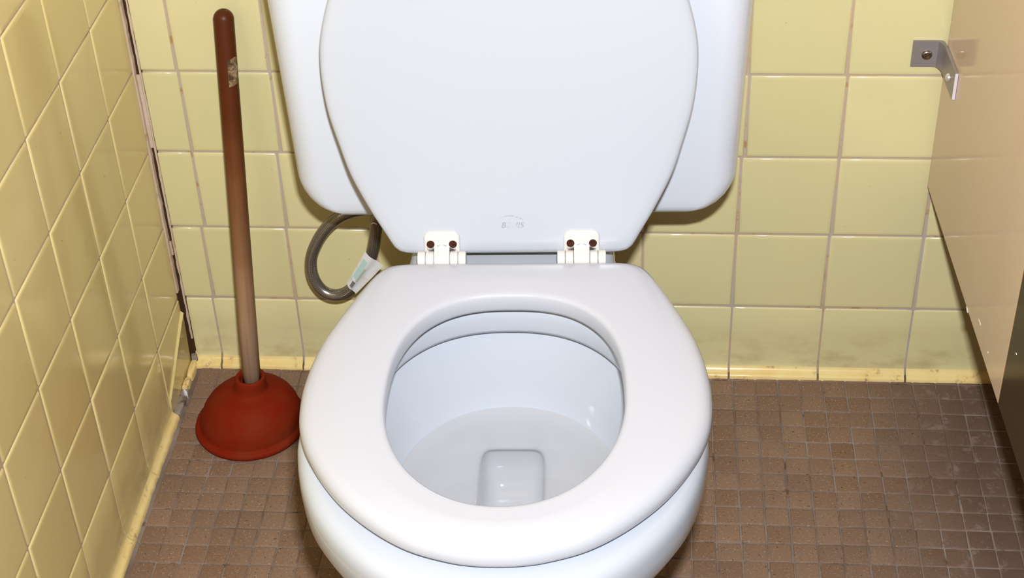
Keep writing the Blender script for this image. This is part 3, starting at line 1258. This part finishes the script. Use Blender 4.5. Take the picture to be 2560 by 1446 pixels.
# ---------------------------------------------------------------- stall partition
PA = math.atan2(0.022, 0.481)
part = empty('stall_partition', (0.9207, -0.012, 0), -PA * -1)
tag(part, 'glossy beige stall partition hanging above the floor on the right', 'partition')
# local: face at x=0, panel runs along -y
DARK = 0.3835
LEN = 1.45
box_obj('panel', 0.0, 0.025, -DARK, 0.0, 0.2995, 1.75, M_PANEL, part)
o = box_obj('thin_strip', 0.0001, 0.0249, -DARK - 0.0022, -DARK, 0.2995, 1.75, M_PEDGE, part)  # thin orange-brown strip where the darker stretch begins
o['label'] = 'thin orange-brown strip'
o = box_obj('dark_section', 0.0, 0.025, -LEN, -DARK - 0.0022, 0.2995, 1.75, M_PDARK, part)  # darker glossy stretch of the partition, flush with the beige face
o['label'] = 'dark brown glossy section'
bpy.context.view_layer.update()


def chip(px, py, w, h, seed):
    d = FWD + RIGHT * ((px - 1280) / 4058.3) + DOWN * ((py - 723) / 4058.3)
    inv = part.matrix_world.inverted()
    o_, d_ = inv @ CAM, inv.to_3x3() @ d
    p = o_ + d_ * (-o_.x / d_.x)
    n = 9
    R = [[(-0.0004 * k, p.y + w * (0.5 + 0.5 * abs(noise.noise(Vector((i * 1.7, seed, 0))))) * math.cos(2 * math.pi * i / n) * s,
           p.z + h * (0.5 + 0.5 * abs(noise.noise(Vector((i * 2.1, seed, 4))))) * math.sin(2 * math.pi * i / n) * s) for i in range(n)] for s, k in ((1, 0), (0.8, 1))]
    V, F = loft(R, cap_end=True)
    c = mesh_obj('chip', V, F, M_CHIP, part, smooth=False)
    return c


chip(2418, 775, 0.010, 0.004, 1)
chip(2449, 806, 0.011, 0.0025, 5)
chip(2470, 881, 0.003, 0.0012, 9)
chip(2541, 885, 0.003, 0.0010, 14)

# steel angle bracket fixing the partition to the wall
br = empty('partition_bracket', (0.90, -0.002, 0.468))
tag(br, 'small steel angle bracket screwed to the tiles at the partition', 'bracket')
bpy.context.view_layer.update()
dirp = Vector((math.sin(PA), -math.cos(PA), 0))      # along the partition towards the viewer
nrm = Vector((-math.cos(PA), -math.sin(PA), 0))      # out of its face
corner = Vector((0.9207, -0.012, 0)) + nrm * 0.0004 + dirp * -0.0095
# outline in plan of the bent strip: wall leaf, bend, partition leaf
T = 0.0032
inner, outer = [], []
wl = [Vector((0.8850, -0.0034, 0)), Vector((corner.x - 0.0065, -0.0034, 0))]
plan_out = [Vector((0.8850, -0.0034, 0)), Vector((0.9085, -0.0034, 0)), Vector((0.9125, -0.0040, 0)), Vector((0.9152, -0.0062, 0)), Vector((0.9163, -0.0100, 0)),
            corner + dirp * 0.020 + nrm * T, corner + dirp * 0.0720 + nrm * T]
plan_in = [Vector((0.8850, -0.0002, 0)), Vector((0.9110, -0.0002, 0)), Vector((0.9160, -0.0010, 0)), Vector((0.9188, -0.0035, 0)), Vector((0.9197, -0.0090, 0)),
           corner + dirp * 0.020, corner + dirp * 0.0720]
plan_out[4] = corner + dirp * 0.011 + nrm * T
plan_out[3] = corner + dirp * 0.0070 + nrm * (T + 0.0012)
V, F = [], []
for a, b in zip(plan_out, plan_in):
    for z in (0.4520, 0.4840):
        V.append(rel(br, (a.x, a.y, z)))
        V.append(rel(br, (b.x, b.y, z)))
for i in range(len(plan_out) - 1):
    k = i * 4
    F += [(k, k + 2, k + 6, k + 4), (k + 1, k + 5, k + 7, k + 3), (k, k + 4, k + 5, k + 1), (k + 2, k + 3, k + 7, k + 6)]
F += [(0, 1, 3, 2), tuple((len(plan_out) - 1) * 4 + q for q in (0, 2, 3, 1))]
mesh_obj('angle_plate', V, F, M_STEEL, br, smooth=True, sharp=35)


# bright sawn end of the strip
ec = corner + dirp * 0.0722
V = [rel(br, ec + nrm * a + dirp * d + Vector((0, 0, z))) for z in (0.4522, 0.4838) for a in (0.0, T) for d in (0.0, 0.0006)]
mesh_obj('cut_end', V, [(0, 1, 3, 2), (4, 6, 7, 5), (0, 4, 5, 1), (2, 3, 7, 6), (0, 2, 6, 4), (1, 5, 7, 3)], Mat('sawn_metal_end').base((0.66, 0.60, 0.66)).set(0.5, spec=0.4).m, br, smooth=False)


def disc_head(name, c, n, r, h, mat, slot=False):
    n = n.normalized()
    a = n.orthogonal().normalized()
    b = n.cross(a)
    N = 24
    rings = []
    for rr, d in ((r, 0.0), (r, h * 0.35), (r * 0.85, h * 0.8), (r * 0.5, h), (0.0005, h * 1.03)):
        rings.append([tuple(rel(br, c + n * d + (a * math.cos(2 * math.pi * i / N) + b * math.sin(2 * math.pi * i / N)) * rr)) for i in range(N)])
    V, F = loft(rings, cap_end=True)
    o = mesh_obj(name, V, F, mat, br)
    if slot:
        s = Vector((1, 0, 0.75)).normalized()
        q = n.cross(s)
        V = [rel(br, c + n * d + s * (sa * r * 0.82) + q * (sb * 0.0006)) for d in (h * 0.7, h * 1.10) for sa in (-1, 1) for sb in (-1, 1)]
        F = [(0, 1, 3, 2), (4, 6, 7, 5), (0, 4, 5, 1), (2, 3, 7, 6), (0, 2, 6, 4), (1, 5, 7, 3)]
        mesh_obj('slot', V, F, M_CRACK, o, smooth=False)
    return o


disc_head('screw', Vector((0.9012, -0.0034, 0.4672)), Vector((0, -1, 0)), 0.0058, 0.0030, M_STEELD, True)
bc = corner + dirp * 0.0480 + nrm * (T + 0.0000) + Vector((0, 0, 0.4655))
disc_head('bolt', bc, nrm, 0.0048, 0.0036, M_BOLT)
